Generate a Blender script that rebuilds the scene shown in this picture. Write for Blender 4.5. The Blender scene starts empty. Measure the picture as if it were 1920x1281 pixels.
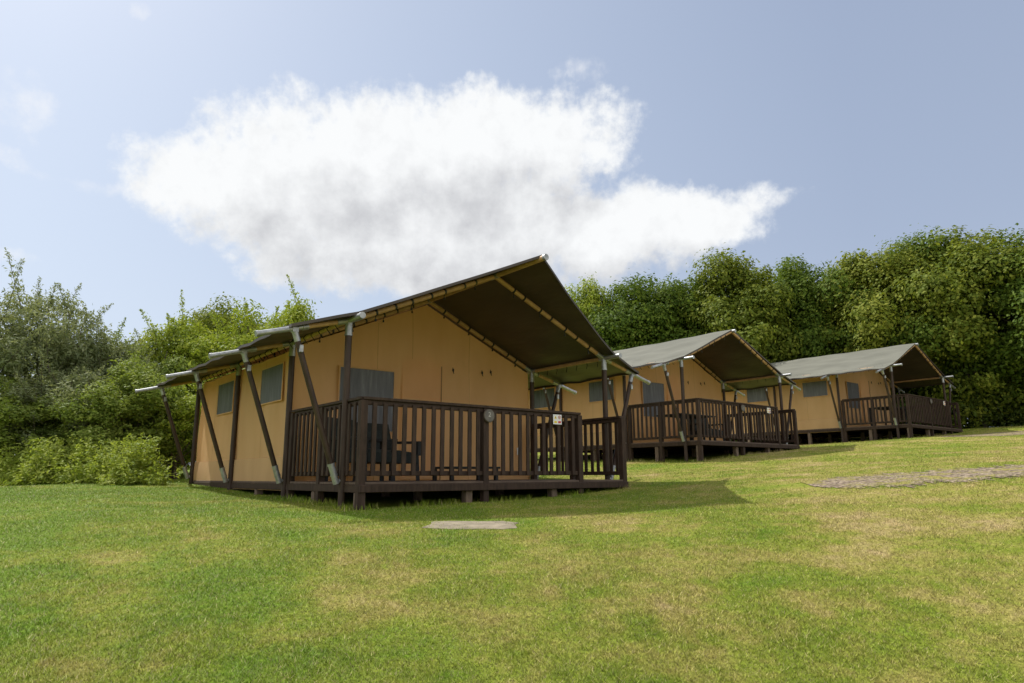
import bpy, math, random, numpy as np
from mathutils import Vector, Matrix
S=bpy.context.scene; COL=S.collection
rng=np.random.default_rng(7); random.seed(7)
# ------------------------------------------------------------------ camera data
F=1265.17; PITCH=.196; ROLL=.004
SUN_AZ=math.radians(-52); SUN_EL=math.radians(51)
# ------------------------------------------------------------------ materials
def newmat(name):
    m=bpy.data.materials.new(name); m.use_nodes=True
    nt=m.node_tree; nt.nodes.clear()
    return m,nt
def nd(nt,t,**k):
    n=nt.nodes.new(t)
    for a,v in k.items(): setattr(n,a,v)
    return n
def lk(nt,a,b): nt.links.new(a,b)
def setin(nt,n,i,v):
    if isinstance(v,bpy.types.NodeSocket): nt.links.new(v,n.inputs[i])
    else: n.inputs[i].default_value=v
def math_(nt,op,a,b=0.0,clamp=False):
    n=nd(nt,'ShaderNodeMath',operation=op,use_clamp=clamp); setin(nt,n,0,a); setin(nt,n,1,b); return n.outputs[0]
def noise(nt,vec,scale,detail=3,rough=.5):
    n=nd(nt,'ShaderNodeTexNoise')
    if vec is not None: lk(nt,vec,n.inputs['Vector'])
    n.inputs['Scale'].default_value=scale; n.inputs['Detail'].default_value=detail; n.inputs['Roughness'].default_value=rough
    return n.outputs[0]
def ramp(nt,fac,stops):
    n=nd(nt,'ShaderNodeValToRGB'); lk(nt,fac,n.inputs[0]); r=n.color_ramp
    while len(r.elements)<len(stops): r.elements.new(.5)
    for e,(p,c) in zip(r.elements,stops): e.position=p; e.color=(*c,1)
    return n.outputs[0]
def mixc(nt,f,a,b,blend='MIX'):
    n=nd(nt,'ShaderNodeMix',data_type='RGBA',blend_type=blend)
    setin(nt,n,0,f)
    for i,v in ((6,a),(7,b)):
        if isinstance(v,tuple): n.inputs[i].default_value=(*v,1)
        else: lk(nt,v,n.inputs[i])
    return n.outputs[2]
def smap(nt,v,a,b,c=0.,d=1.,smooth=True):
    n=nd(nt,'ShaderNodeMapRange'); lk(nt,v,n.inputs[0])
    if smooth: n.interpolation_type='SMOOTHSTEP'
    for i,x in enumerate((a,b,c,d)): n.inputs[i+1].default_value=x
    return n.outputs[0]
def finish(nt,color,rough=.7,metal=0,bump=None,bstr=.3,bdist=.01,transl=0,tcol=None,spec=.5,soften=0):
    p=nd(nt,'ShaderNodeBsdfPrincipled'); setin(nt,p,'Base Color',(*color,1) if isinstance(color,tuple) else color)
    setin(nt,p,'Roughness',rough); p.inputs['Metallic'].default_value=metal; p.inputs['Specular IOR Level'].default_value=spec
    nrm=None
    if bump is not None:
        b=nd(nt,'ShaderNodeBump'); b.inputs['Strength'].default_value=bstr; b.inputs['Distance'].default_value=bdist
        lk(nt,bump,b.inputs['Height']); nrm=b.outputs[0]
    if soften:      # thin blades are shaded as part of the turf surface
        ge=nd(nt,'ShaderNodeNewGeometry'); a=nd(nt,'ShaderNodeVectorMath',operation='SCALE'); lk(nt,ge.outputs['Normal'],a.inputs[0]); a.inputs['Scale'].default_value=1-soften
        d=nd(nt,'ShaderNodeVectorMath',operation='ADD'); lk(nt,a.outputs[0],d.inputs[0]); d.inputs[1].default_value=(0,0,soften)
        e=nd(nt,'ShaderNodeVectorMath',operation='NORMALIZE'); lk(nt,d.outputs[0],e.inputs[0]); nrm=e.outputs[0]
    if nrm is not None: lk(nt,nrm,p.inputs['Normal'])
    out=nd(nt,'ShaderNodeOutputMaterial'); sh=p.outputs[0]
    if transl:
        t=nd(nt,'ShaderNodeBsdfTranslucent'); tc_=tcol if tcol is not None else color
        setin(nt,t,0,(*tc_,1) if isinstance(tc_,tuple) else tc_)
        mx=nd(nt,'ShaderNodeMixShader'); mx.inputs[0].default_value=transl
        lk(nt,sh,mx.inputs[1]); lk(nt,t.outputs[0],mx.inputs[2]); sh=mx.outputs[0]
    lk(nt,sh,out.inputs[0])
def objco(nt): return nd(nt,'ShaderNodeTexCoord').outputs['Object']
def pos(nt): return nd(nt,'ShaderNodeNewGeometry').outputs['Position']
def simple(name,c1,c2,scale,rough=.7,metal=0,stretch=None,bstr=.25,bdist=.004,transl=0,detail=5,spec=.5):
    m,nt=newmat(name); co=objco(nt)
    if stretch:
        mp=nd(nt,'ShaderNodeMapping'); mp.inputs['Scale'].default_value=stretch; lk(nt,co,mp.inputs[0]); co=mp.outputs[0]
    n=noise(nt,co,scale,detail,.6)
    finish(nt,ramp(nt,n,[(.3,c1),(.7,c2)]),rough,metal,n,bstr,bdist,transl,spec=spec)
    return m
MT={}
MT['stain']=simple('dark_stained_wood',(.025,.015,.010),(.064,.039,.027),9,.65,stretch=(3,3,.6),spec=.25)
MT['deckboard']=simple('weathered_deck',(.07,.046,.033),(.14,.098,.07),8,.75,stretch=(.4,5,1))
MT['supp']=simple('raw_post',(.09,.06,.042),(.2,.145,.10),10,.8,stretch=(2,2,.7))
MT['pole']=simple('pine_pole',(.36,.21,.10),(.52,.33,.17),12,.55,stretch=(1,1,1))
MT['polebrown']=simple('brown_pole',(.030,.018,.013),(.064,.039,.027),10,.5,stretch=(2,2,.5),spec=.3)
MT['steel']=simple('galvanised_steel',(.24,.25,.26),(.44,.455,.47),18,.42,.6,bstr=.12,spec=.4)
MT['black']=simple('black_strap',(.008,.008,.009),(.02,.02,.02),20,.6)
MT['zip']=simple('brown_zip',(.18,.10,.045),(.24,.14,.065),20,.7)
MT['seam']=simple('canvas_seam',(.62,.38,.17),(.70,.44,.21),20,.85)
MT['stone']=simple('concrete_slab',(.14,.118,.08),(.32,.27,.19),6,.9,bstr=.8,bdist=.015)
MT['slice']=simple('grey_wood_slice',(.09,.083,.075),(.19,.175,.155),14,.8)
MT['chalk']=simple('faded_paint',(.42,.41,.39),(.52,.51,.48),14,.8)
MT['bark']=simple('bark',(.06,.048,.036),(.15,.12,.09),9,.9,stretch=(3,3,.5),bstr=.8,bdist=.03)
MT['white']=simple('sign_white',(.74,.74,.74),(.8,.8,.8),8,.5)
MT['yellow']=simple('sign_yellow',(.75,.55,.03),(.8,.6,.04),8,.5)
MT['red']=simple('sign_red',(.5,.03,.03),(.55,.04,.04),8,.5)
MT['ink']=simple('ink',(.02,.02,.02),(.03,.03,.03),8,.6)
MT['cushion']=simple('dark_fabric',(.010,.014,.013),(.022,.028,.025),14,.85)
def canvas(name,c1,c2,transl,bs=.25,stretch=(1,1,.35),rough=.85,spec=.2):
    m,nt=newmat(name); co=objco(nt)
    mp=nd(nt,'ShaderNodeMapping'); mp.inputs['Scale'].default_value=stretch; lk(nt,co,mp.inputs[0])
    n=noise(nt,mp.outputs[0],2.2,5,.55); f=noise(nt,co,90,2,.5)
    c=ramp(nt,n,[(.3,c1),(.72,c2)])
    stn=smap(nt,noise(nt,co,1.1,4,.6),.58,.78,0,.22)
    c=mixc(nt,stn,c,tuple(x*.7 for x in c1))
    h=math_(nt,'ADD',math_(nt,'MULTIPLY',n,1.0),math_(nt,'MULTIPLY',f,.03))
    finish(nt,c,rough,0,h,bs,.03,transl,spec=spec)
    return m
MT['wall']=canvas('tan_canvas',(.82,.53,.26),(.91,.61,.325),.48,.8)
MT['flap']=canvas('brown_canvas_flap',(.54,.345,.175),(.62,.41,.215),.2)
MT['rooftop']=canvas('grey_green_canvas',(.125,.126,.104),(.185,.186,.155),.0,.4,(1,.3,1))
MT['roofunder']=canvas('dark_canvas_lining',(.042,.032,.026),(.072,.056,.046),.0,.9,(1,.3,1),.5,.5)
m,nt=newmat('clear_window_film'); co=objco(nt); mp=nd(nt,'ShaderNodeMapping'); mp.inputs['Scale'].default_value=(11,11,1.0); lk(nt,co,mp.inputs[0])
n=noise(nt,mp.outputs[0],1.6,4,.6); finish(nt,ramp(nt,n,[(.3,(.07,.072,.08)),(.6,(.125,.128,.138)),(.8,(.22,.225,.235))]),.42,0,n,.5,.015,spec=.35); MT['film']=m
def grass_col(nt,blade):
    P=pos(nt); sp=nd(nt,'ShaderNodeSeparateXYZ'); lk(nt,P,sp.inputs[0])
    n1=noise(nt,P,.42,5,.65); n2=noise(nt,P,1.3,5,.65); n3=noise(nt,P,7,3,.6)
    d=math_(nt,'ADD',math_(nt,'MULTIPLY',n1,.75),math_(nt,'MULTIPLY',n2,.78)); d=math_(nt,'ADD',d,math_(nt,'MULTIPLY',n3,.36)); d=math_(nt,'SUBTRACT',d,.44)
    d=math_(nt,'ADD',d,smap(nt,sp.outputs[0],-4,4,-.08,.115,False))
    d=math_(nt,'ADD',d,smap(nt,sp.outputs[1],2.5,9,.04,-.045,False))
    c=ramp(nt,d,[(.36,(.160,.265,.019)),(.51,(.255,.31,.035)),(.64,(.385,.35,.09)),(.78,(.53,.41,.20))])
    if blade:
        r=nd(nt,'ShaderNodeNewGeometry').outputs['Random Per Island']
        c=mixc(nt,smap(nt,r,.76,.98,0,.65),c,(.58,.47,.26))
        v=smap(nt,math_(nt,'FRACT',math_(nt,'MULTIPLY',r,17.3)),0,1,.5,1.35,False)
        hs=nd(nt,'ShaderNodeHueSaturation'); lk(nt,c,hs.inputs['Color']); lk(nt,v,hs.inputs['Value']); c=hs.outputs[0]
    else:
        f=noise(nt,P,38,4,.7)
        c=mixc(nt,smap(nt,f,.35,.7),mixc(nt,.55,c,(.08,.08,.02)),c)
    return c
m,nt=newmat('grass_blade'); finish(nt,grass_col(nt,True),.6,transl=.25,spec=.15,soften=.45); MT['blade']=m
m,nt=newmat('turf'); f=noise(nt,pos(nt),55,4,.7); finish(nt,grass_col(nt,False),.9,0,f,.8,.02,spec=.1); MT['turf']=m
m,nt=newmat('gravel'); P=pos(nt); v=nd(nt,'ShaderNodeTexVoronoi'); lk(nt,P,v.inputs['Vector']); v.inputs['Scale'].default_value=24
g=mixc(nt,smap(nt,noise(nt,P,3.0,5,.7),.48,.6),ramp(nt,v.outputs['Color'],[(.1,(.10,.075,.052)),(.5,(.225,.172,.122)),(.9,(.42,.34,.255))]),(.27,.24,.065))
finish(nt,g,.9,0,v.outputs['Distance'],.9,.04,spec=.2); MT['gravel']=m
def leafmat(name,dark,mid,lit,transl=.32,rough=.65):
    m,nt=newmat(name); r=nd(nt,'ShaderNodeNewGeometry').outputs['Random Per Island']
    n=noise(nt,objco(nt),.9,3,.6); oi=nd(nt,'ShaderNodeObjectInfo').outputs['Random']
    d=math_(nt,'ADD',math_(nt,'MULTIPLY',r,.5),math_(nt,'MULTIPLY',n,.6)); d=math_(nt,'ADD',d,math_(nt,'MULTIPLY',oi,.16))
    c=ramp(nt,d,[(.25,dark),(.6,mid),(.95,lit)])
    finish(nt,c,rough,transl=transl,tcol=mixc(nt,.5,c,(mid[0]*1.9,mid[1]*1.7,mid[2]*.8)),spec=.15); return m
MT['oak']=leafmat('oak_leaves',(.048,.092,.011),(.10,.16,.018),(.205,.255,.034))
MT['oakgold']=leafmat('golden_oak_leaves',(.072,.112,.012),(.145,.19,.021),(.28,.295,.042))
MT['fresh']=leafmat('fresh_leaves',(.14,.21,.02),(.25,.33,.034),(.37,.40,.06))
MT['willow']=leafmat('grey_green_leaves',(.12,.16,.07),(.21,.25,.115),(.34,.365,.20))
MT['shrub']=leafmat('shrub_leaves',(.10,.16,.026),(.19,.26,.044),(.31,.355,.076))
MT['under']=leafmat('shaded_leaves',(.038,.066,.01),(.07,.11,.018),(.13,.16,.03))  # darker leaf colour carries the shade in gaps behind and below the crowns
MT['nettle']=leafmat('nettle_leaves',(.15,.225,.03),(.26,.335,.05),(.42,.455,.10))
# ------------------------------------------------------------------ mesh helpers
class MB:
    def __init__(s): s.v=[]; s.f=[]; s.sm=[]; s.mi=[]
    def add(s,vs,fs,smooth=False,mi=0):
        n=len(s.v); s.v+=[tuple(p) for p in vs]
        for f in fs: s.f.append(tuple(i+n for i in f)); s.sm.append(smooth); s.mi.append(mi)
        return s
    def box(s,c,d,mi=0):
        x,y,z=c; a,b,h=d[0]/2,d[1]/2,d[2]/2
        k=min(.006,a*.3,b*.3,h*.3)
        vs=[]
        for zz,i in ((-h,k),(-h+k,0),(h-k,0),(h,k)):
            vs+=[(x-a+i,y-b+i,z+zz),(x+a-i,y-b+i,z+zz),(x+a-i,y+b-i,z+zz),(x-a+i,y+b-i,z+zz)]
        fs=[(3,2,1,0),(12,13,14,15)]
        for l in range(3):
            for j in range(4):
                fs.append((l*4+j,l*4+(j+1)%4,l*4+4+(j+1)%4,l*4+4+j))
        return s.add(vs,fs,False,mi)
    def tube(s,p,q,r0,r1=None,n=10,mi=0):
        r1=r0 if r1 is None else r1
        p=Vector(p); q=Vector(q); d=(q-p).normalized(); a=d.orthogonal().normalized(); b=d.cross(a)
        vs=[]
        for c,r in ((p,r0),(q,r1)):
            for i in range(n):
                t=2*math.pi*i/n; vs.append(c+(a*math.cos(t)+b*math.sin(t))*r)
        s.add(vs,[(i,(i+1)%n,n+(i+1)%n,n+i) for i in range(n)],True,mi)
        s.add(vs[:n],[tuple(reversed(range(n)))],False,mi); s.add(vs[n:],[tuple(range(n))],False,mi)
        return s
    def path(s,pts,rs,n=7):
        for i in range(len(pts)-1): s.tube(pts[i],pts[i+1],rs[i],rs[i+1],n)
        return s
    def obar(s,p,q,w,h):
        p=Vector(p); q=Vector(q); d=(q-p).normalized(); a=Vector((0,0,1)).cross(d)
        a=a.normalized() if a.length>1e-4 else Vector((1,0,0)); b=d.cross(a)
        vs=[]
        for c in (p,q):
            for i,j in ((-1,-1),(1,-1),(1,1),(-1,1)): vs.append(c+a*i*w/2+b*j*h/2)
        return s.add(vs,[(3,2,1,0),(4,5,6,7),(0,1,5,4),(1,2,6,5),(2,3,7,6),(3,0,4,7)])
    def grid(s,fn,nu,nv,smooth=True,mi=0,flip=False):
        vs=[fn(i/nu,j/nv) for j in range(nv+1) for i in range(nu+1)]
        fs=[]
        for j in range(nv):
            for i in range(nu):
                k=j*(nu+1)+i; f=(k,k+1,k+nu+2,k+nu+1); fs.append(f[::-1] if flip else f)
        return s.add(vs,fs,smooth,mi)
    def build(s,name,mats,parent=None):
        me=bpy.data.meshes.new(name); me.from_pydata(s.v,[],s.f); me.polygons.foreach_set('use_smooth',s.sm)
        me.polygons.foreach_set('material_index',s.mi)
        for mm in (mats if isinstance(mats,list) else [mats]): me.materials.append(mm)
        o=bpy.data.objects.new(name,me); COL.objects.link(o); o.parent=parent; return o
def npmesh(name,co,k,mat):
    me=bpy.data.meshes.new(name); n=len(co); nf=n//k
    me.vertices.add(n); me.vertices.foreach_set('co',np.ascontiguousarray(co,np.float32).ravel())
    me.loops.add(n); me.loops.foreach_set('vertex_index',np.arange(n,dtype=np.int32))
    me.polygons.add(nf); me.polygons.foreach_set('loop_start',np.arange(0,n,k,dtype=np.int32))
    me.materials.append(mat); me.update(calc_edges=True); me.validate(); return me
def empty(name,loc,rz=0,label=None,cat=None,group=None):
    o=bpy.data.objects.new(name,None); COL.objects.link(o); o.location=loc; o.rotation_euler=(0,0,rz); o.empty_display_size=.2
    return tag(o,label,cat,group)
def tag(o,label=None,cat=None,group=None,kind=None):
    for k,v in (('label',label),('category',cat),('group',group),('kind',kind)):
        if v: o[k]=v
    return o
def meshobj(name,me,parent=None):
    o=bpy.data.objects.new(name,me); COL.objects.link(o); o.parent=parent; return o
def text_mesh(body,size,mat):
    cu=bpy.data.curves.new('lettering','FONT'); cu.body=body; cu.size=size; cu.align_x='CENTER'; cu.align_y='CENTER'; cu.extrude=.001
    ob=bpy.data.objects.new('lettering',cu); COL.objects.link(ob)
    me=bpy.data.meshes.new_from_object(ob.evaluated_get(bpy.context.evaluated_depsgraph_get()))
    bpy.data.objects.remove(ob); me.materials.clear(); me.materials.append(mat); return me
# ------------------------------------------------------------------ terrain
CP=np.array([(-2.05,8.29,-.36),(-3.22,9.74,-.32),(-6.34,13.6,-.13),(1.78,10.9,-.21),(4.18,16.46,.31),(8.0,19.1,.70),(12.93,22.79,1.15),(11.76,24.24,1.08),
(16.8,25.4,1.52),(0,6.3,-.46),(0,3.3,-.85),(-2.5,3.3,-.87),(2.5,3.3,-.82),(-10,13,-.15),(-6,8,-.3),(-4.5,4,-.78),(5.3,8.9,0.),(5,7.3,-.13),(0,0,-1.35),(-4,0,-1.4),(4,0,-1.3),(20,27,1.85)])
def soft(v,a,b):
    m=(a+b)/2; h=(b-a)/2; return m+h*np.tanh((v-m)/h)
def plane(x,y): return -.36+.045*(soft(x,-40,50)+2.05)+.055*(soft(y,-30,60)-8.29)
def _k(x,y): return np.exp(-((x[...,None]-CP[:,0])**2+(y[...,None]-CP[:,1])**2)/(2*3.2**2))
_K=_k(CP[:,0],CP[:,1]); _w=np.linalg.solve(_K+.03*np.eye(len(CP)),CP[:,2]-plane(CP[:,0],CP[:,1]))
def gz(x,y):
    x=np.asarray(x,float); y=np.asarray(y,float); return plane(x,y)+_k(x,y)@_w+.012*np.sin(x*1.7+y*.6)*np.sin(y*1.3-x*.4)
gx=np.concatenate([[-900,-500,-250,-120,-70,-45,-32],np.arange(-24,36,.4),[40,50,70,120,250,500,900]]); gy=np.concatenate([[-300,-100,-40,-15,-6],np.arange(-2,46,.4),[50,60,80,130,250,500,900]])
X,Y=np.meshgrid(gx,gy); Z=gz(X,Y)
b=MB(); nx,ny=len(gx),len(gy)
b.v=list(zip(X.ravel(),Y.ravel(),Z.ravel())); b.f=[(j*nx+i,j*nx+i+1,(j+1)*nx+i+1,(j+1)*nx+i) for j in range(ny-1) for i in range(nx-1)]
b.sm=[True]*len(b.f); b.mi=[0]*len(b.f)
tag(b.build('ground',MT['turf']),'sloping mown lawn under and around the three tents','lawn',kind='structure')
def strip(name,pts,w,label):
    b=MB(); P=[Vector(p) for p in pts]; n=200; rows=[]
    for k in range(n+1):
        t=k/n*(len(P)-1); i=min(int(t),len(P)-2); f=t-i; c=P[i].lerp(P[i+1],f); d=(P[i+1]-P[i]).normalized(); q=Vector((-d.y,d.x))
        ww=w*.5*min(1,.45+k/40,.35+(n-k)/40)
        for s in (-1,-.4,.4,1):
            e=c+q*ww*s*(1+.12*math.sin(k*.9+s*2)+.18*math.sin(k*2.3+s*5)+.14*math.sin(k*.23+s)); rows.append((e.x,e.y,float(gz(e.x,e.y))+.008))
    b.v=rows; b.f=[(k*4+j,k*4+j+1,k*4+j+5,k*4+j+4) for k in range(n) for j in range(3)]; b.sm=[True]*len(b.f); b.mi=[0]*len(b.f)
    return tag(b.build(name,MT['gravel']),label,'path',kind='structure')
PATH1=[(3.75,8.75),(5.2,8.5),(7.2,8.2),(10,7.8)]; PATH2=[(13.6,20.6),(15.6,21.4),(18.5,22.0),(23,22.4)]
strip('path',PATH1,1.6,'worn grey gravel track crossing the lawn right of the nearest tent')
strip('path',PATH2,2.4,'worn gravel track in front of the farthest tent deck')
# ------------------------------------------------------------------ tents
A_,B_,C_,HE,HR,W,O,ZE,D_=1.863,4.332,6.827,1.991,3.001,4.622,1.131,1.680,.383
FR=[0,-A_,-B_,-C_]
def hz(v):
    v=min(v,W-v)
    return HE+(HR-HE)*v/(W/2) if v>=0 else HE+(ZE-HE)*(-v/O)
def L(v,u,z): return (v,-u,z)
def world(T,v,u):
    X,Y,Zt,th=T; return X+u*math.sin(th)+v*math.cos(th),Y-u*math.cos(th)+v*math.sin(th)
def tent(T,tip,label,dlabel):
    root=empty('safari_tent',T[:3],T[3],label,'tent','canvas safari tents in a row up the slope')
    def g(v,u): x,y=world(T,v,u); return float(gz(x,y))-T[2]
    oc=O-.36; ub=-C_-.3; ue=.10
    def surf(dz):
        def fn(i,j):
            s=-1+2*i; v=W/2+s*(W/2+oc); a=abs(s); uf=ue+(tip-.03-ue)*(1-a)**1.35
            u=ub+(uf-ub)*j
            sag=0
            for p,q in ((-C_,-B_),(-B_,-A_),(-A_,0)):
                if p<u<q: sag=-.045*math.sin(math.pi*(u-p)/(q-p))*math.sin(math.pi*min(1,a*1.02))
            wr=.010*math.sin(u*9+v*2)*a*a+.008*math.sin(v*6+u*1.5)*math.sin(math.pi*j)+.006*math.sin(u*5-v*4+1)
            return L(v,u,hz(v)+.055+sag+wr+dz)
        return fn
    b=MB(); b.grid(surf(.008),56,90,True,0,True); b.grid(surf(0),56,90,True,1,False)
    def hem(side):
        f1,f0=surf(.008),surf(-.03)
        return lambda i,j:(f1 if j else f0)(i,1.0) if side=='f' else (f1 if j else f0)(0.0 if side=='l' else 1.0,i)
    for sd in 'flr': b.grid(hem(sd),40,1,False,1)
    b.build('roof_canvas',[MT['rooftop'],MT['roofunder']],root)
    for fi,u in enumerate(FR):
        for s in (0,1):
            def V(v): return v if s==0 else W-v
            r=MB(); wood=MT['pole']
            r.tube(L(W/2,u,HR),L(V(0),u,HE),.036,n=12); r.tube(L(V(0),u,HE),L(V(-O+.1),u,ZE+.03),.030,n=12)
            ra=r.build('rafter',wood,root)
            e=MB(); va=-.55
            e.tube(L(V(va+.02),u,hz(va+.02)),L(V(-O),u,ZE),.033,n=12); e.tube(L(V(-O+.02),u,ZE+.005),L(V(-O-.012),u,ZE-.004),.038,n=12)
            e.tube(L(V(va+.02),u,hz(va+.02)),L(V(va-.05),u,hz(va-.05)),.040,n=12)
            e.build('steel_sleeve',MT['steel'],ra)
            e=MB(); e.tube(L(V(.17),u,hz(.17)),L(V(.0),u,HE),.039,n=12); e.tube(L(V(0),u,HE),L(V(-.16),u,hz(-.16)),.036,n=12)
            e.build('steel_joint',MT['steel'],ra)
            for k in range(7):
                v=.35+k*.27+.05*math.sin(k*3+fi)
                if v<W/2-.1:
                    st=MB(); st.tube(L(V(v),u,hz(v)),L(V(v+.03),u,hz(v+.03)),.040,n=10)
                    if k%2==0: st.tube(L(V(v+.015),u,hz(v)-.03),L(V(v+.015),u,hz(v)-.09),.006,n=6); st.tube(L(V(v+.015),u,hz(v)-.08),L(V(v+.015),u,hz(v)-.11),.014,n=8)
                    st.build('strap',MT['black'],ra)
            gr=g(V(0),u)
            p=MB(); p.tube(L(V(0),u,gr-.1),L(V(0),u,HE-.1),.043,n=12); po=p.build('post',MT['polebrown'],root)
            c=MB(); c.tube(L(V(0),u,HE-.18),L(V(0),u,HE-.02),.046,n=12); c.tube(L(V(0),u,HE-.195),L(V(0),u,HE-.175),.051,n=12); c.build('steel_cap',MT['steel'],po)
            vt=-.69; zb=max(-.02,gr+.1)
            p0=Vector(L(V(-.075),u,zb)); p1=Vector(L(V(vt),u,hz(vt)-.03)); d=(p1-p0)
            br=MB(); br.tube(p0+d*.08,p1-d*.04,.036,n=12); bo=br.build('brace',MT['polebrown'],root)
            f=MB(); f.tube(p0,p0+d*.12,.039,n=12); f.tube(p0+d*.02,Vector(L(V(0),u,zb+.03)),.026,n=8); f.tube(p0+d*.118,p0+d*.133,.044,n=12); f.tube(p0+d*.05,p0+d*.062,.044,n=12)
            f.build('steel_shoe',MT['steel'],bo)
            f=MB(); f.tube(p1-d*.07,p1,.038,n=12); f.box(L(V(vt),u,hz(vt)-.02),(.07,.07,.07)); f.box(tuple(p1-d*.12+Vector((0,-.045,0))),(.04,.035,.09)); f.build('steel_bracket',MT['steel'],bo)
    b=MB(); b.tube(L(W/2,-C_-.25,HR+.005),L(W/2,tip+.02,HR+.005),.04,n=14); rp=b.build('ridge_pole',MT['pole'],root)
    for u0,u1 in ((tip+.015,tip+.06),(FR[0]-.09,FR[0]+.09),(FR[1]-.09,FR[1]+.09)):
        b=MB(); b.tube(L(W/2,u0,HR+.005),L(W/2,u1,HR+.005),.046 if u0<tip else .045,n=14); b.build('steel_sleeve',MT['steel'],rp)
    for v in (0,W):
        b=MB(); b.tube(L(v,-C_-.15,HE+.005),L(v,.2,HE+.005),.033,n=12); pu=b.build('purlin',MT['pole'],root)
        b=MB(); b.tube(L(v,-.1,HE+.005),L(v,.36,HE+.005),.037,n=12); b.tube(L(v,.34,HE+.005),L(v,.37,HE+.005),.042,n=12); b.build('steel_sleeve',MT['steel'],pu)
        for u in FR[1:]:
            b=MB(); b.tube(L(v,u-.12,HE+.005),L(v,u+.12,HE+.005),.038,n=12); b.build('steel_sleeve',MT['steel'],pu)
        sg=-1 if v==0 else 1
        for k in range(26):
            u=-C_+.15+k*.257
            b=MB(); b.path([L(v+sg*.02,u,HE+.05),L(v+sg*.09,u+.03,HE-.03),L(v+sg*.04,u+.06,HE-.11)],[.006,.006,.006],6); b.build('lacing_loop',MT['black'],pu)
    def wob(a,c,k): return .010*math.sin(a*2.3+k)*math.sin(c*2.1+k*2)+.006*math.sin(a*7+c*3+k)+.004*math.sin(a*13-c*5+k)
    wi=.06
    for k,u in ((0,-A_),(1,-C_+.05)):
        b=MB(); sg=1 if k==0 else -1
        def front(i,j,off=0.): return L(wi+(W-2*wi)*i,u+sg*wob((W)*i,3*j,k)-sg*(.05-off),-.02+(hz(wi+(W-2*wi)*i)-.06+.02)*j)
        b.grid(front,60,30,True,0,k==1)
        wl=b.build('wall',MT['wall'],root)
        for sv in (.30,.44,.70):      # sewn seams following the canvas
            sm=MB(); sm.grid(lambda i,j:front(sv+.0028*(i-.5),j*.985,.004),2,30,True,0,k==1); sm.build('seam',MT['seam'],wl)
        if k==0:
            fr_=u+.006
            def win(v0,v1,z0,z1):
                f=MB(); t=.022
                for c,dd in (((v0+v1)/2,z1),((v0+v1)/2,z0)): f.box(L(c,fr_-.025,dd),(v1-v0+t,.014,t))
                for c in (v0,v1): f.box(L(c,fr_-.025,(z0+z1)/2),(t,.012,z1-z0-t))
                wn=f.build('window',MT['wall'],root)
                p=MB(); p.grid(lambda i,j:L(v0+(v1-v0)*i,fr_-.026+.003*math.sin(i*9)*math.sin(j*3),z0+(z1-z0)*j),20,8); p.build('window_film',MT['film'],wn)
            win(.76,1.71,.75,1.73)
            z=MB(); z.box(L(2.61,fr_-.022,.95),(.011,.012,1.9)); z.build('door_zip',MT['zip'],root)
            dr=MB(); dr.grid(lambda i,j:L(1.86+.74*i,fr_-.034+.014*math.sin(math.pi*i)+wob(i,3*j,2)*.4+.004,.02+1.9*j+.35*(1-(2*i-1)**2)*j*.2),16,16); dr.build('door',MT['wall'],root)
            for v,zh in ((2.845,1.86),(3.467,1.87),(3.66,1.9)):
                t=MB(); t.box(L(v,fr_-.02,zh),(.025,.02,.045)); t.tube(L(v,fr_-.015,zh-.02),L(v+.01,fr_-.01,zh-.065),.009,.004,8); t.tube(L(v-.008,fr_-.015,zh+.02),L(v-.015,fr_-.01,zh+.042),.006,n=6); t.build('toggle',MT['black'],root)
            s=MB(); s.box(L(4.29,fr_-.0,.5),(.09,.008,.13)); s.build('tag',MT['white'],root)
    for s in (0,1):
        v=wi if s==0 else W-wi; sg=-1 if s==0 else 1
        def side(i,j,off=0.): return L(v+sg*(off+wob(5*i,2*j,s)+.03*math.sin(math.pi*j)*.5),-C_+.05+(C_-A_-.1)*i,-.06+(HE-.08+.06)*j)
        b=MB(); b.grid(side,60,20,True,0,s==0)
        wl=b.build('wall',MT['wall'],root)
        for su in (.22,.50,.76):
            sm=MB(); sm.grid(lambda i,j:side(su+.0026*(i-.5),j,.004),2,20,True,0,s==0); sm.build('seam',MT['seam'],wl)
        b=MB(); b.grid(lambda i,j:L(v+sg*(.030+wob(5*i,j,s)*.6+.02*j*(1-j)),-C_+.04+(C_-A_-.08)*i,-.13+.48*j),40,5,True,0,s==0)
        b.build('mud_flap',MT['flap'],root)
        for u0,u1 in ((-5.55,-4.6),(-3.2,-2.25)):
            f=MB(); t=.022; z0,z1=1.19,1.76; vv=v+sg*.038
            for dd in (z0,z1): f.box(L(vv,(u0+u1)/2,dd),(.014,u1-u0+t,t))
            for c in (u0,u1): f.box(L(vv,c,(z0+z1)/2),(.012,t,z1-z0-t))
            wn=f.build('window',MT['wall'],root)
            p=MB(); p.grid(lambda i,j:L(vv+sg*(.0+.003*math.sin(i*9)*math.sin(j*3)),u0+(u1-u0)*i,z0+(z1-z0)*j),20,6,True,0,s==0); p.build('window_film',MT['film'],wn)
    # ---------------- deck
    dk=empty('wooden_deck',T[:3],T[3],dlabel,'deck','dark wooden decks under the tents')
    e=.047; va,vb=e-.03,W-e+.03; uf=D_+.05
    b=MB(); n=int((uf+C_)/.145)
    for k in range(n):
        u=-C_+(k+.5)*.145; b.box(L((va+vb)/2,u,-.015),(vb-va,.138,.03))
    b.build('floor',MT['deckboard'],dk)
    b=MB(); b.box(L((va+vb)/2,uf-.0,-.075),(vb-va+.02,.035,.088))
    for v in (va,vb): b.box(L(v,(uf-C_)/2-.02,-.075),(.03,uf+C_-.05,.088))
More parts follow.
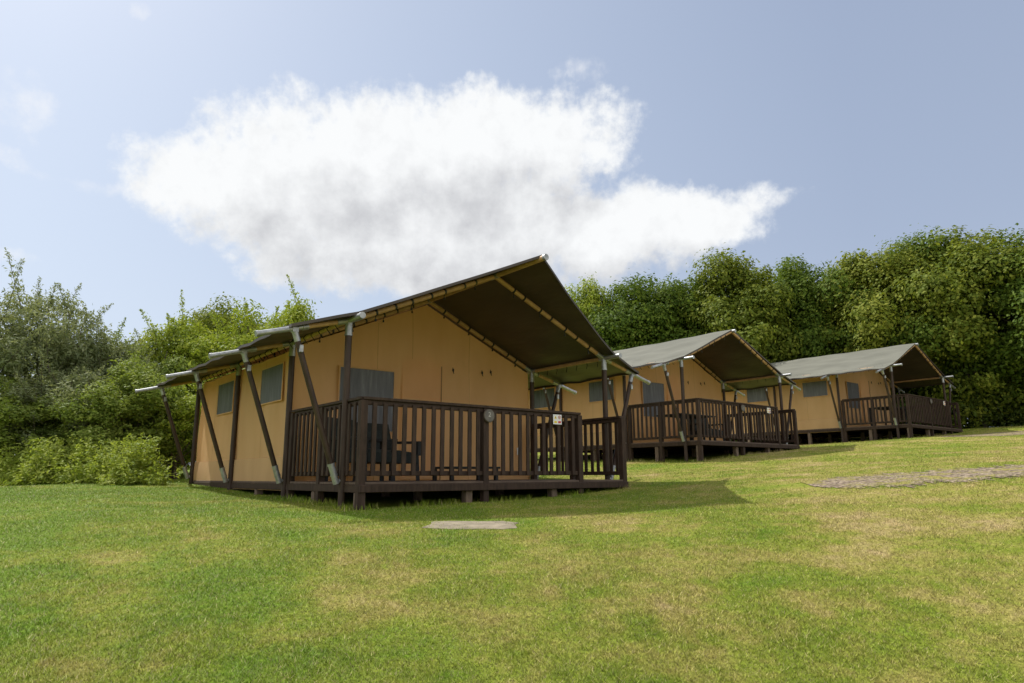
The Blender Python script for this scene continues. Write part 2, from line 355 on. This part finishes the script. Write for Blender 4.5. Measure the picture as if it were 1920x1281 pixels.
    for u in (-.8,-1.8,-3,-4.2,-5.4): b.box(L((va+vb)/2,u,-.07),(vb-va-.08,.05,.075))
    b.build('fascia',MT['stain'],dk)
    for u in (D_-.05,-.9,-A_,-3.1,-B_,-5.6):
        for v in ((va+.05),1.6,3.1,vb-.05):
            gr=g(v,u)
            if gr<-.14:
                b=MB(); b.box(L(v,u,(gr-.08-.12)/2),(.1,.1,-.12-gr+.08)); b.build('support_post',MT['supp'],dk)
    def rail(p,q):
        p=Vector(p); q=Vector(q); d=q-p; ln=d.length; dn=d/ln
        al=abs(dn.x)>.5
        def sz(a,bb,h): return (a,bb,h) if al else (bb,a,h)
        top=MB(); c=(p+q)/2; top.box(L(c.x,c.y,.982),sz(ln+.03,.095,.036)); top.box(L(c.x,c.y,.935),sz(ln-.09,.04,.058))
        rl=top.build('railing',MT['stain'],dk)
        bt=MB(); bt.box(L(c.x,c.y,.10),sz(ln-.09,.04,.06)); bt.build('bottom_rail',MT['stain'],rl)
        ns=max(2,int(round(ln/.142))); s=MB()
        for k in range(1,ns):
            m=p+dn*(ln*k/ns+random.uniform(-.007,.007))
            o=Vector((0,.034)) if al else Vector((-.034 if p.x<W/2 else .034,0))
            s.box(L(m.x+o.x,m.y+o.y,.505+random.uniform(-.004,.004)),sz(.055,.022,.86))
        s.build('slats',MT['stain'],rl)
    def post(v,u,h=.96):
        gr=g(v,u); z0=gr-.05 if gr<-.14 else -.1
        b=MB(); b.box(L(v,u,(h+z0)/2),(.085,.085,h-z0)); b.build('railing_post',MT['stain'],dk)
    rail((e,D_),(1.845,D_)); rail((1.845,D_),(3.61,D_)); rail((e,-A_+.12),(e,D_)); rail((W-e,-A_+.12),(W-e,D_))
    for v,u in ((e,D_),(1.845,D_),(3.61,D_),(W-e,D_),(e,-.75),(W-e,-.75),(e,-A_+.1),(W-e,-A_+.1)): post(v,u)
    return root
T0=(-2.05,8.29,-.07,.68); T1=(4.18,16.46,.81,.69); T2=(12.93,22.79,1.63,.68)
tent(T0,1.10,'nearest and largest tan canvas tent with peaked dark awning','dark slatted wooden deck in front of the nearest tent')
tent(T1,.06,'middle tan tent standing between the nearest and farthest tents','dark slatted wooden deck of the middle tent')
tent(T2,.06,'farthest tan tent at the right, its grey roof against the trees','dark slatted wooden deck of the farthest tent at right')
def at(T,v,u,z): x,y=world(T,v,u); return (x,y,T[2]+z)
for T,num,nm in ((T0,'2','nearest'),(T1,None,'middle'),(T2,None,'farthest')):
    r=empty('number_plaque',at(T,1.86,D_+.068,.86),T[3],('round wood slice plaque numbered 2 on the nearest deck railing' if num else 'round wood slice plaque on the %s deck railing'%nm),'plaque','round plaques on the deck railings')
    b=MB(); b.tube((0,0,0),(0,-.025,0),.080,n=22); b.build('disc',MT['slice'],r)
    b=MB()
    for k in range(22):
        t=k/22*2*math.pi; t2=(k+1)/22*2*math.pi; b.tube((.080*math.cos(t),-.012,.080*math.sin(t)),(.080*math.cos(t2),-.012,.080*math.sin(t2)),.012,n=6)
    b.build('bark_rim',MT['bark'],r)
    if num:
        o=meshobj('numeral',text_mesh(num,.09,MT['chalk']),r); o.rotation_euler=(math.pi/2,0,0); o.location=(0,-.027,.012)
    r=empty('safety_sign',at(T,3.12,D_+.062,.87),T[3],'white safety sign with yellow and red symbols on the %s deck railing'%nm,'sign','safety signs on the deck railings'); r.scale=(.82,1,.92)
    b=MB(); b.box((0,-.004,0),(.20,.008,.155)); b.build('board',MT['white'],r)
    b=MB(); b.add([(-.075,-.0105,.012),(-.02,-.0105,.012),(-.0475,-.0105,.060)],[(0,1,2)]); b.build('warning_triangle',MT['yellow'],r)
    b=MB(); b.add([(-.050,-.0125,.022),(-.045,-.0125,.022),(-.044,-.0125,.044),(-.051,-.0125,.044)],[(0,1,2,3)]); b.build('exclamation_mark',MT['ink'],r)
    b=MB()
    for k in range(16):
        t=k/16*2*math.pi; t2=(k+1)/16*2*math.pi; b.tube((.047+.024*math.cos(t),-.0105,.036+.024*math.sin(t)),(.047+.024*math.cos(t2),-.0105,.036+.024*math.sin(t2)),.0035,n=5)
    b.tube((.030,-.0105,.053),(.064,-.0105,.019),.003,n=5); b.build('prohibition_ring',MT['red'],r)
    b=MB(); b.box((-.0475,-.0095,-.040),(.062,.003,.032)); b.build('caution_panel',MT['yellow'],r)
    b=MB(); b.box((.0475,-.0095,-.040),(.062,.003,.032)); b.build('prohibition_panel',MT['red'],r)
def chair(T,v,u,rz,label):
    r=empty('garden_chair',at(T,v,u,0),T[3]+rz,label,'chair'); r.scale=(1.25,1.2,.95)
    b=MB()
    for x in (-.27,.27):
        for y in (-.25,.25): b.obar((x,y,0),(x*.95,y*.95,.4),.045,.045)
        b.obar((x,-.28,.58),(x,.28,.60),.06,.04); b.obar((x,-.25,.38),(x,-.25,.58),.045,.045)
    b.build('frame',MT['black'],r)
    b=MB(); b.grid(lambda i,j:(-.25+.5*i,-.27+.54*j,.40+.07*abs(math.sin(math.pi*i))**.4*abs(math.sin(math.pi*j))**.4),12,12); b.box((0,0,.33),(.5,.54,.14)); b.build('seat',MT['cushion'],r)
    b=MB(); b.grid(lambda i,j:(-.27+.54*i,.20+.13*j-.09*abs(math.sin(math.pi*i))**.5*abs(math.sin(math.pi*j))**.5,.40+.5*j),12,12); b.grid(lambda i,j:(-.27+.54*i,.26+.13*j,.40+.5*j),4,4,True,0,True); b.build('backrest',MT['cushion'],r)
def table(T,v,u,l,w,h,label):
    r=empty('low_table',at(T,v,u,0),T[3],label,'table')
    b=MB()
    for k in range(5): b.box(((0),(-w/2+w*(k+.5)/5),h-.015),(l,w/5-.008,.03))
    b.build('tabletop',MT['cushion'],r)
    for x in (-1,1):
        for y in (-1,1):
            b=MB(); b.box((x*(l/2-.05),y*(w/2-.05),(h-.03)/2),(.05,.05,h-.03)); b.build('leg',MT['black'],r)
chair(T0,.58,-.70,.5,'dark bulky chair behind the left railing of the nearest deck'); chair(T0,1.25,-1.2,.2,'dark bulky chair pushed against the nearest front window wall')
table(T0,2.3,-.7,.9,.55,.20,'low dark slatted table in the middle of the nearest deck')
table(T1,1.2,-.8,1.5,.8,.72,'dark slatted table behind the middle deck railing'); chair(T1,2.5,-1.1,-.3,'dark bulky chair on the middle deck')
table(T2,1.6,-.9,1.3,.8,.72,'dark slatted table behind the farthest deck railing')
SLX,SLY=-.38,6.45
bs=empty('paving_slab',(SLX,SLY,float(gz(SLX,SLY))),0,'weathered tan paving slab lying flush in the grass before the nearest deck','slab')
b=MB()
ol=[(-.44,-.18),(-.3,-.25),(-.05,-.27),(.12,-.24),(.3,-.25),(.42,-.17),(.40,.06),(.44,.15),(.30,.27),(.05,.25),(-.22,.28),(-.40,.22),(-.38,.05)]
nn=len(ol)
def sv_(x,y,dz): return (x,y,float(gz(SLX+x,SLY+y))-float(gz(SLX,SLY))+dz)
b.add([sv_(x,y,-.03) for x,y in ol]+[sv_(x,y,.004) for x,y in ol]+[sv_(x*.96,y*.95,.008) for x,y in ol],[tuple(range(2*nn,3*nn))]+[(i+nn*l,(i+1)%nn+nn*l,(i+1)%nn+nn+nn*l,i+nn+nn*l) for i in range(nn) for l in (0,1)])
b.build('slab',MT['stone'],bs)
# ------------------------------------------------------------------ grass
def footprint(x,y):
    ins=np.zeros(len(x),bool)
    for T in (T0,T1,T2):
        dx,dy=x-T[0],y-T[1]; u=dx*math.sin(T[3])-dy*math.cos(T[3]); v=dx*math.cos(T[3])+dy*math.sin(T[3])
        ins|=(u>-C_)&(u<D_-.15)&(v>.15)&(v<W-.15)
    return ins
def near_path(x,y):
    d=np.full(len(x),9.)
    for pts,off in ((PATH1,0.),(PATH2,.75)):
        for (ax,ay),(bx,by) in zip(pts[:-1],pts[1:]):
            t=np.clip(((x-ax)*(bx-ax)+(y-ay)*(by-ay))/((bx-ax)**2+(by-ay)**2),0,1); d=np.minimum(d,np.hypot(x-ax-t*(bx-ax),y-ay-t*(by-ay))-off)
    return d
N=950000
r=np.exp(rng.uniform(math.log(2.2),math.log(27),N)); a=rng.uniform(-.70,.70,N); x=r*np.tan(a); y=r.copy()
pat=.5+.25*np.sin(x*3.1+np.sin(y*5))+.25*np.sin(y*6.3+x*1.7)
ds=np.maximum(abs(x-SLX)/.40,abs(y-SLY)/.25)
keep=~footprint(x,y)&(rng.uniform(0,1,N)<np.clip((near_path(x,y)-.2)/.75,0.07,1)+.35*(pat>.68))&((ds>1.05)|(rng.uniform(0,1,N)<.09+.9*np.clip(ds-.65,0,.4)*1.6*(pat>.35))); x,y,r=x[keep],y[keep],r[keep]; n=len(x)
z=gz(x,y); tuft=.5+.5*np.sin(x*5.1+1.3*np.sin(y*3.7))*np.sin(y*4.3+1.7*np.sin(x*2.9)); tuft=.6+.5*tuft*rng.uniform(.4,1,n)
h=rng.uniform(.010,.029,n)*tuft*(1+r*.012); w=.0016*(1+r*.18)*rng.uniform(.7,1.3,n)
az=rng.uniform(0,2*math.pi,n); lean=rng.uniform(.3,1.5,n)*h
base=np.stack([x,y,z-.003],1); side_=np.stack([np.cos(az),np.sin(az),0*az],1)*w[:,None]; ln=rng.uniform(0,2*math.pi,n)
top=base+np.stack([np.cos(ln)*lean,np.sin(ln)*lean,h],1)
def upface(co):
    nr=np.cross(co[:,1]-co[:,0],co[:,2]-co[:,0]); fl=nr[:,2]<0; co[fl]=co[fl][:,[1,0,2]]; return co
co=np.empty((n,3,3)); co[:,0]=base-side_; co[:,1]=base+side_; co[:,2]=top
g=meshobj('grass',npmesh('grass',upface(co).reshape(-1,3),3,MT['blade'])); tag(g,'short mown grass, green on the left and dry straw on the right','grass',kind='stuff')
xs=[];ys=[]
for T in (T0,T1,T2):
    k=2600 if T is T0 else 900
    u=rng.uniform(-2.2,.5,k); v=np.where(rng.uniform(0,1,k)<.45,rng.normal(.05,.12,k),rng.uniform(-.1,W,k)); u=np.where(v<.3,u,rng.normal(D_-.05,.1,k))
    cl=np.sin(u*7)+np.sin(v*5.3+2); ok=cl>.1
    X_,Y_=world(T,v[ok],u[ok]); xs.append(X_); ys.append(Y_)
x=np.concatenate(xs); y=np.concatenate(ys); n=len(x); z=gz(x,y); h=rng.uniform(.03,.095,n); az=rng.uniform(0,6.28,n); w=rng.uniform(.004,.008,n)
base=np.stack([x,y,z-.005],1); side_=np.stack([np.cos(az)*w,np.sin(az)*w,0*w],1); ln=rng.uniform(0,6.28,n); le=h*rng.uniform(.1,.7,n)
co=np.empty((n,3,3)); co[:,0]=base-side_; co[:,1]=base+side_; co[:,2]=base+np.stack([np.cos(ln)*le,np.sin(ln)*le,h],1)
tag(meshobj('weeds',npmesh('weeds',upface(co).reshape(-1,3),3,MT['blade'])),'longer unmown grass tufts around the deck supports','weeds',kind='stuff')
# ------------------------------------------------------------------ foliage
def unit(v): return v/np.maximum(np.linalg.norm(v,axis=1,keepdims=True),1e-6)
def leafverts(c,nrm,size,asp):
    n=len(c); t=unit(np.cross(nrm,rng.normal(size=(n,3)))); b_=np.cross(nrm,t); s=size[:,None]
    co=np.empty((n,4,3)); co[:,0]=c-t*s; co[:,1]=c+b_*s*asp-t*s*.1+nrm*s*.12; co[:,2]=c+t*s; co[:,3]=c-b_*s*asp-t*s*.1+nrm*s*.12
    return co.reshape(-1,3)
def crown(h,rad,z0,nl,ls,asp,ncl,clr,shoots=0,shl=1.2,seed=0,up=.45,rnd=.6,pw=.42,lo=.3,stray=.10):
    rs=np.random.default_rng(seed)
    d=unit(rs.normal(size=(ncl,3))); d[:,2]=np.where((d[:,2]<-.5)&(rs.uniform(0,1,ncl)<.5),-d[:,2]*.6,d[:,2]); k=rs.uniform(.42,1,ncl)**.5
    ph=np.arctan2(d[:,1],d[:,0]); lob=1+.20*np.sin(3*ph+seed)+.14*np.sin(5*ph+2*seed+3*d[:,2])
    zc=(z0+h)/2; hh=(h-z0)/2-clr*.6
    cc=np.stack([d[:,0]*rad*k*lob,d[:,1]*rad*k*lob,zc+d[:,2]*hh*k*(1+.12*np.sin(4*ph+seed))],1)
    cr=clr*rs.uniform(lo,1.3,ncl)**1.2; wt=cr**2; idx=rs.choice(ncl,nl,p=wt/wt.sum())
    od=unit(rs.normal(size=(nl,3))); od[:,2]*=.75; rr=cr[idx]*rs.uniform(.05,1,nl)**pw
    rr*=np.where(rs.uniform(0,1,nl)<stray,rs.uniform(1,1.45,nl),1)
    bump=1+.22*np.sin(od[:,0]*7+idx)*np.sin(od[:,1]*6+2*idx)+.12*np.sin(od[:,2]*11+3*idx)
    c=cc[idx]+od*(rr*bump)[:,None]
    out=c-np.array([0,0,zc]); nr=unit(.9*od+.4*unit(out)+np.array([0,0,up])+rnd*rs.normal(size=(nl,3)))
    sz=ls*rs.uniform(.6,1.3,nl); stems=[]
    cs=[c];ns=[nr];ss=[sz]
    for k in range(shoots):
        q=rs.integers(ncl); b0=cc[q].copy(); b0[2]=max(b0[2],zc*.9); dd=np.array([*(rs.normal(size=2)*.4+cc[q][:2]/rad*.4),1.]); dd/=np.linalg.norm(dd); l=shl*rs.uniform(.5,1.3)
        m=int(150*l); t=rs.uniform(0,1,m)**.9; p=b0+dd*(t*l)[:,None]+np.array([dd[0],dd[1],-.3])*((t**2)*.25*l)[:,None]+rs.normal(size=(m,3))*.075*(1.2-t)[:,None]
        cs.append(p); ns.append(unit(rs.normal(size=(m,3))+np.array([0,0,.6]))); ss.append(ls*rs.uniform(.5,1.0,m)*(1.15-.4*t))
        stems.append((tuple(b0-dd*.4),tuple(b0+dd*l*.92+np.array([dd[0],dd[1],-.3])*.21*l)))
    return leafverts(np.concatenate(cs),np.concatenate(ns),np.concatenate(ss),asp),cc,stems
def trunk(h,rad,cc,stems,r0,multi=1,seed=0):
    rs=random.Random(seed); b=MB()
    for m_ in range(multi):
        ang=rs.uniform(0,6.28); off=0 if multi==1 else .25
        P=[Vector((math.cos(ang)*off*.5,math.sin(ang)*off*.5,-.2))]
        for k in range(1,6):
            P.append(Vector((math.cos(ang)*off*k*.7+rs.uniform(-.06,.06)*rad,math.sin(ang)*off*k*.7+rs.uniform(-.06,.06)*rad,h*.82*k/5)))
        R=[r0*(1.25-.2*k) if k<5 else r0*.15 for k in range(6)]; b.path(P,R,9)
        for q in random.Random(seed+m_).sample(range(len(cc)),min(9,len(cc))):
            c=Vector(cc[q]); k=rs.choice((1,2,3,4)); s=P[k]; mid=s.lerp(c,.5)+Vector((0,0,-.08*rad)); b.path([s,mid,c],[R[k]*.5,R[k]*.3,R[k]*.1],6)
    for p,q in stems: b.tube(p,q,.010,.003,5)
    return b
def variant(name,mat,seed,**k):
    mu=k.pop('multi',1); r0=k.pop('r0',.2)
    co,cc,stems=crown(seed=seed,**k); me=npmesh('crown',co,4,mat)
    return me,trunk(k['h'],k['rad'],cc,stems,r0,mu,seed)
OAK=[variant('oak',MT['oak'],s,h=9,rad=3.0,z0=.2,nl=54000,ls=.088,asp=.6,ncl=95,clr=1.0,r0=.16,rnd=.48,lo=.4,pw=.38,stray=.05) for s in (1,2,3,4)]
SHR=[variant('shrub',MT['shrub'],s,h=4.5,rad=1.5,z0=.1,nl=23000,ls=.056,asp=.45,ncl=100,clr=.42,shoots=26,shl=.9,multi=3,r0=.05,rnd=.65,pw=.52) for s in (11,12)]
WIL=[variant('willow',MT['willow'],s,h=4.5,rad=1.5,z0=.2,nl=17000,ls=.055,asp=.32,ncl=100,clr=.41,shoots=36,shl=.9,multi=3,r0=.05,rnd=.75,pw=.52) for s in (21,22)]
trunkmesh={}
def plant(kind,fam,idx,px,top,y,rad,label,mat,rot,group):
    me,tb=fam[idx%len(fam)]; h0,r0=(9,3.0) if fam is OAK else (4.5,1.5)
    k=(640.5-top)/F; sp,cp=math.sin(PITCH),math.cos(PITCH); zt=y*(sp+k*cp)/(cp-k*sp); x=(px-960)/F*(cp*y+sp*zt*.4)
    g0=float(gz(x,y)); H=zt-g0
    o=empty(kind,(x,y,g0-.05),rot,label,'tree' if fam is OAK else 'shrub',group); o.scale=(rad/r0,rad/r0,H/h0)
    key=id(tb)
    if key not in trunkmesh: t=tb.build('trunk' if fam is OAK else 'stem',MT['bark'],o); trunkmesh[key]=t
    else:
        t=trunkmesh[key].copy(); COL.objects.link(t); t.parent=o
    c=meshobj('crown' if fam is OAK else 'foliage',me,o)
    if mat: c.material_slots[0].link='OBJECT'; c.material_slots[0].material=MT[mat]
    return o
GR='trees in the row behind the tents'
trees=[(1100,522,34,1.9,'small fresh green tree peeking out right of the nearest roof peak','fresh'),(1205,508,34,2.8,'dark tree left of the middle tent\'s roof peak','oak'),
(1298,514,33.5,2.5,'lower dark tree just left of the middle tent\'s peak','oak'),(1378,488,32.4,2.8,'olive rounded tree right behind the middle tent\'s peak','oakgold'),
(1478,482,33,2.7,'dark green tree between the middle and farthest tents','oak'),(1570,490,32,2.5,'dark tree behind the left end of the farthest tent roof','oak'),
(1650,466,31,2.8,'olive tree directly behind the farthest tent\'s roof','oakgold'),(1742,456,30.5,2.5,'dark tree behind the farthest tent\'s roof peak','oak'),
(1828,418,29.0,3.0,'tallest sunlit tree above the right end of the farthest tent','oakgold'),(1950,434,28,3.0,'broad green tree at the right edge of the picture','oak'),(2070,440,27,3.2,'tree cut off by the right picture edge','oak')]
for i,(px,top,y,rd,lb,mt) in enumerate(trees): plant('broadleaf_tree',OAK,i,px,top,y,rd,lb,mt,i*1.9,GR)
GS='wild shrubs left of the tents'
shr=[(WIL,-70,545,15.6,1.6,'grey green bush cut off by the left picture edge','willow'),(WIL,20,508,16.6,1.6,'tallest grey green bush at the far left with wispy shoots','willow'),(WIL,115,552,17.2,1.35,'wispy grey green bush second from the left','willow'),
(WIL,195,615,17.8,1.3,'lower grey bush in the dip of the shrub line','willow'),(SHR,268,606,19,1.4,'green bush left of the rear of the nearest tent','shrub'),(SHR,335,588,20,1.5,'fresh green bush behind the rear braces','fresh'),
(SHR,445,576,20.5,1.6,'bright yellow green bush above the nearest tent\'s rear roof','fresh'),(SHR,535,556,22,1.5,'bright upright bush with tall shoots above the roof edge','fresh'),
(SHR,40,705,15.1,1.2,'low bush at the far left behind the nettles','shrub'),(WIL,105,675,15.5,1.25,'low dense bush beneath the wispy grey bush','willow'),(SHR,175,700,15.4,1.2,'low bush left of the tent behind the nettles','shrub'),(SHR,255,670,16,1.25,'mid green bush just beyond the rear of the nearest tent','shrub'),(SHR,335,700,16.8,1.2,'low bush seen through the rear tent braces','fresh'),(SHR,110,775,15.2,1.0,'small bush at the foot of the shrub line','under')]
for i,(fam,px,top,y,rd,lb,mt) in enumerate(shr): plant('wild_shrub',fam,i,px,top,y,rd,lb,mt,i*2.3,GS)
plant('broadleaf_tree',OAK,1,398,552,25,1.9,'rounded golden tree rising behind the shrubs left of the tent','oakgold',.4,None)
def mass(name,n,fx,fy,fh,ls,mat,label,cat,asp=.5,pw=.6):
    x=fx(n); y=fy(n,x); H=fh(x,y); t=rng.uniform(0,1,n)**pw
    z=gz(x,y)+H*t; c=np.stack([x,y,z],1); nr=unit(rng.normal(size=(n,3))*.8+np.array([0,-.3,.7]))
    tag(meshobj(name,npmesh(name,leafverts(c,nr,ls*rng.uniform(.6,1.3,n),asp),4,MT[mat])),label,cat,kind='stuff')
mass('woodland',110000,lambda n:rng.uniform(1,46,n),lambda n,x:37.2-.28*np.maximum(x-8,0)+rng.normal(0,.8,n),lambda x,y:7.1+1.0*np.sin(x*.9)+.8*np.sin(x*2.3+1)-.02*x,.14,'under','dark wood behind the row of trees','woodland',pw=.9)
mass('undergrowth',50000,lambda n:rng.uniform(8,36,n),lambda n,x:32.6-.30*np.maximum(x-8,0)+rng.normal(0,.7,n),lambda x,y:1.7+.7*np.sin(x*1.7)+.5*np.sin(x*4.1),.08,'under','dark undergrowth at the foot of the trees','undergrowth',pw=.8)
mass('scrub',50000,lambda n:rng.uniform(-22,-4,n),lambda n,x:20.5+rng.normal(0,1.0,n),lambda x,y:2.9+.5*np.sin(x*1.3)+.3*np.sin(x*3.1),.07,'shrub','tangled scrub behind the shrubs at left','scrub')
npl=1500; pxs=rng.uniform(-15.5,-6.45,npl); dep=rng.uniform(0,1,npl)**.8; pys=12.7+.18*np.sin(pxs*1.1)+.18*np.sin(pxs*2.9)+.1*np.sin(pxs*7.1)+dep*1.7
ph_=(.17+.52*np.clip(dep*2.4,0,1))*rng.uniform(.4,1.4,npl)*np.clip((-5.9-pxs)/1.2,.5,1)
n=80000; idx=rng.choice(npl,n,p=ph_/ph_.sum()); t=rng.uniform(0.05,1,n); lnx=rng.normal(0,.12,npl); lny=rng.normal(0,.12,npl)
x=pxs[idx]+lnx[idx]*t+rng.normal(0,1,n)*.07*(1.2-.8*t); y=pys[idx]+lny[idx]*t+rng.normal(0,1,n)*.07*(1.2-.8*t)
ok=~((x>-7.2)&(y>13.15)); x,y,t,idx=x[ok],y[ok],t[ok],idx[ok]; n=len(x)
c=np.stack([x,y,gz(x,y)+ph_[idx]*t],1); nr=unit(rng.normal(size=(n,3))*.55+np.array([0,-.15,.9]))
tag(meshobj('nettle_bank',npmesh('nettle_bank',leafverts(c,nr,.046*rng.uniform(.6,1.4,n)*(1.15-.4*t),.42),4,MT['nettle'])),'bright bank of nettles and brambles along the lawn at left','nettles',kind='stuff')
# ------------------------------------------------------------------ sky and sun
def ang(px,py):
    x=(px-960)/F; z=-(py-640.5)/F
    Y=math.cos(PITCH)-z*math.sin(PITCH); Zz=math.sin(PITCH)+z*math.cos(PITCH); n=math.sqrt(x*x+Y*Y+Zz*Zz)
    return math.atan2(x,Y),math.asin(Zz/n)
w=bpy.data.worlds.new('World'); S.world=w; w.use_nodes=True
nt=w.node_tree; nt.nodes.clear()
def M(op,a,b=0.0): return math_(nt,op,a,b)
tc=nd(nt,'ShaderNodeTexCoord'); sp=nd(nt,'ShaderNodeSeparateXYZ'); lk(nt,tc.outputs['Generated'],sp.inputs[0])
azs=M('ARCTAN2',sp.outputs[0],sp.outputs[1]); els=M('ARCSINE',sp.outputs[2])
ell=[(440,325,180,95,1.1),(630,285,230,100,1.2),(860,285,290,120,1.2),(1060,250,130,85,.85),(600,400,250,110,1.2),(860,420,330,115,1.3),(1140,435,255,90,1.15),(1300,415,150,58,.95),(1410,382,95,22,.6),(780,490,320,66,1.0)]
ell2=[(40,190,85,70,.6),(0,285,60,30,.5),(255,15,35,25,.45),(30,475,60,18,.4),(120,560,90,14,.35),(140,330,160,14,.3),(1090,140,60,18,.25)]
cb=nd(nt,'ShaderNodeCombineXYZ'); lk(nt,azs,cb.inputs[0]); lk(nt,els,cb.inputs[1])
n0=nd(nt,'ShaderNodeTexNoise'); lk(nt,cb.outputs[0],n0.inputs[0]); n0.inputs['Scale'].default_value=9; n0.inputs['Detail'].default_value=3
s0=nd(nt,'ShaderNodeSeparateXYZ'); lk(nt,n0.outputs['Color'],s0.inputs[0])
wx=M('MULTIPLY',M('SUBTRACT',s0.outputs[0],.5),.11); wy=M('MULTIPLY',M('SUBTRACT',s0.outputs[1],.5),.06)
def density(ells,ox,oy,detail,amp,sc=13,fine=0):
    a1=M('ADD',azs,ox); e1=M('ADD',els,oy); a2=M('ADD',a1,wx); e2=M('ADD',e1,wy)
    c2=nd(nt,'ShaderNodeCombineXYZ'); lk(nt,a1,c2.inputs[0]); lk(nt,e1,c2.inputs[1])
    m=None
    for x,y,rx,ry,k in ells:
        A,E=ang(x,y); A2=ang(x+rx,y)[0]-A; E2=ang(x,y-ry)[1]-E
        dx=M('MULTIPLY',M('SUBTRACT',a2,A),1/A2); dy=M('MULTIPLY',M('SUBTRACT',e2,E),1/E2)
        q=M('MULTIPLY',M('SUBTRACT',1.0,M('ADD',M('MULTIPLY',dx,dx),M('MULTIPLY',dy,dy))),k)
        if m is None: m=q
        else:
            n=nd(nt,'ShaderNodeMath',operation='SMOOTH_MAX'); lk(nt,m,n.inputs[0]); lk(nt,q,n.inputs[1]); n.inputs[2].default_value=.35; m=n.outputs[0]
    r=M('ADD',M('MAXIMUM',m,-1.5),M('MULTIPLY',M('SUBTRACT',noise(nt,c2.outputs[0],sc,detail,.6),.5),amp))
    if fine: r=M('ADD',r,M('MULTIPLY',M('SUBTRACT',noise(nt,c2.outputs[0],46,5,.6),.5),fine))
    return r
D0=density(ell,0.,0.,7,2.8,12,1.2); D1=density(ell,-.035,.075,5,2.2,12)
cov=smap(nt,D0,-.42,.62); shd=smap(nt,D1,.1,1.9,6.5,3.85,True)
bil=M('MULTIPLY',M('SUBTRACT',noise(nt,cb.outputs[0],20,7,.62),.5),2.2); shd=M('MINIMUM',M('ADD',shd,bil),6.5)
cc=nd(nt,'ShaderNodeCombineXYZ'); lk(nt,M('MULTIPLY',shd,.985),cc.inputs[0]); lk(nt,shd,cc.inputs[1]); lk(nt,M('ADD',M('MULTIPLY',shd,.955),.36),cc.inputs[2])
sky=nd(nt,'ShaderNodeTexSky',sky_type='NISHITA',sun_disc=False,sun_elevation=SUN_EL,sun_rotation=SUN_AZ,dust_density=1.2,air_density=1.0,altitude=50)
wisp=M('MULTIPLY',smap(nt,density(ell2,0.,0.,7,2.4,15,.6),.05,.95),.6)
hcol=mixc(nt,smap(nt,azs,-.65,.5,0,1,False),(4.4,4.95,5.8),(2.8,3.25,4.2))
hcol=mixc(nt,smap(nt,els,.34,-.02,0,.6),hcol,(4.4,4.8,5.5))
hzf=smap(nt,els,-.05,.6,.88,.70,False)
c=mixc(nt,hzf,sky.outputs[0],hcol); c=mixc(nt,wisp,c,(6.3,6.35,6.5))
# unseen bright cloud cover behind the viewer, added to raise the fill light
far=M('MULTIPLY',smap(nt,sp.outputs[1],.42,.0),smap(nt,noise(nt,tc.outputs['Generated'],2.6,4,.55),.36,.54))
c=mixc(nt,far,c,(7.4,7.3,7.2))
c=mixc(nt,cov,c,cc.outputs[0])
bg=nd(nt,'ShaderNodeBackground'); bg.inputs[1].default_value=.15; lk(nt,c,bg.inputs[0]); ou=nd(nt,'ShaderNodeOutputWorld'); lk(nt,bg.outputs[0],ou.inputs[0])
sv=Vector((math.sin(SUN_AZ)*math.cos(SUN_EL),math.cos(SUN_AZ)*math.cos(SUN_EL),math.sin(SUN_EL)))
sl=bpy.data.lights.new('sun','SUN'); sl.energy=5.0; sl.angle=math.radians(.5); sl.color=(1,.95,.86)
so=bpy.data.objects.new('sun',sl); COL.objects.link(so); so.rotation_euler=(-sv).to_track_quat('-Z','Y').to_euler()
cam=bpy.data.cameras.new('Camera'); co_=bpy.data.objects.new('Camera',cam); COL.objects.link(co_); S.camera=co_
cam.sensor_width=36; cam.lens=F/1920*36; cam.clip_end=3000; cam.clip_start=.05
co_.matrix_world=Matrix.Rotation(math.pi/2+PITCH,4,'X')@Matrix.Rotation(-ROLL,4,'Z')
S.view_settings.view_transform='Standard'; S.view_settings.look='None'
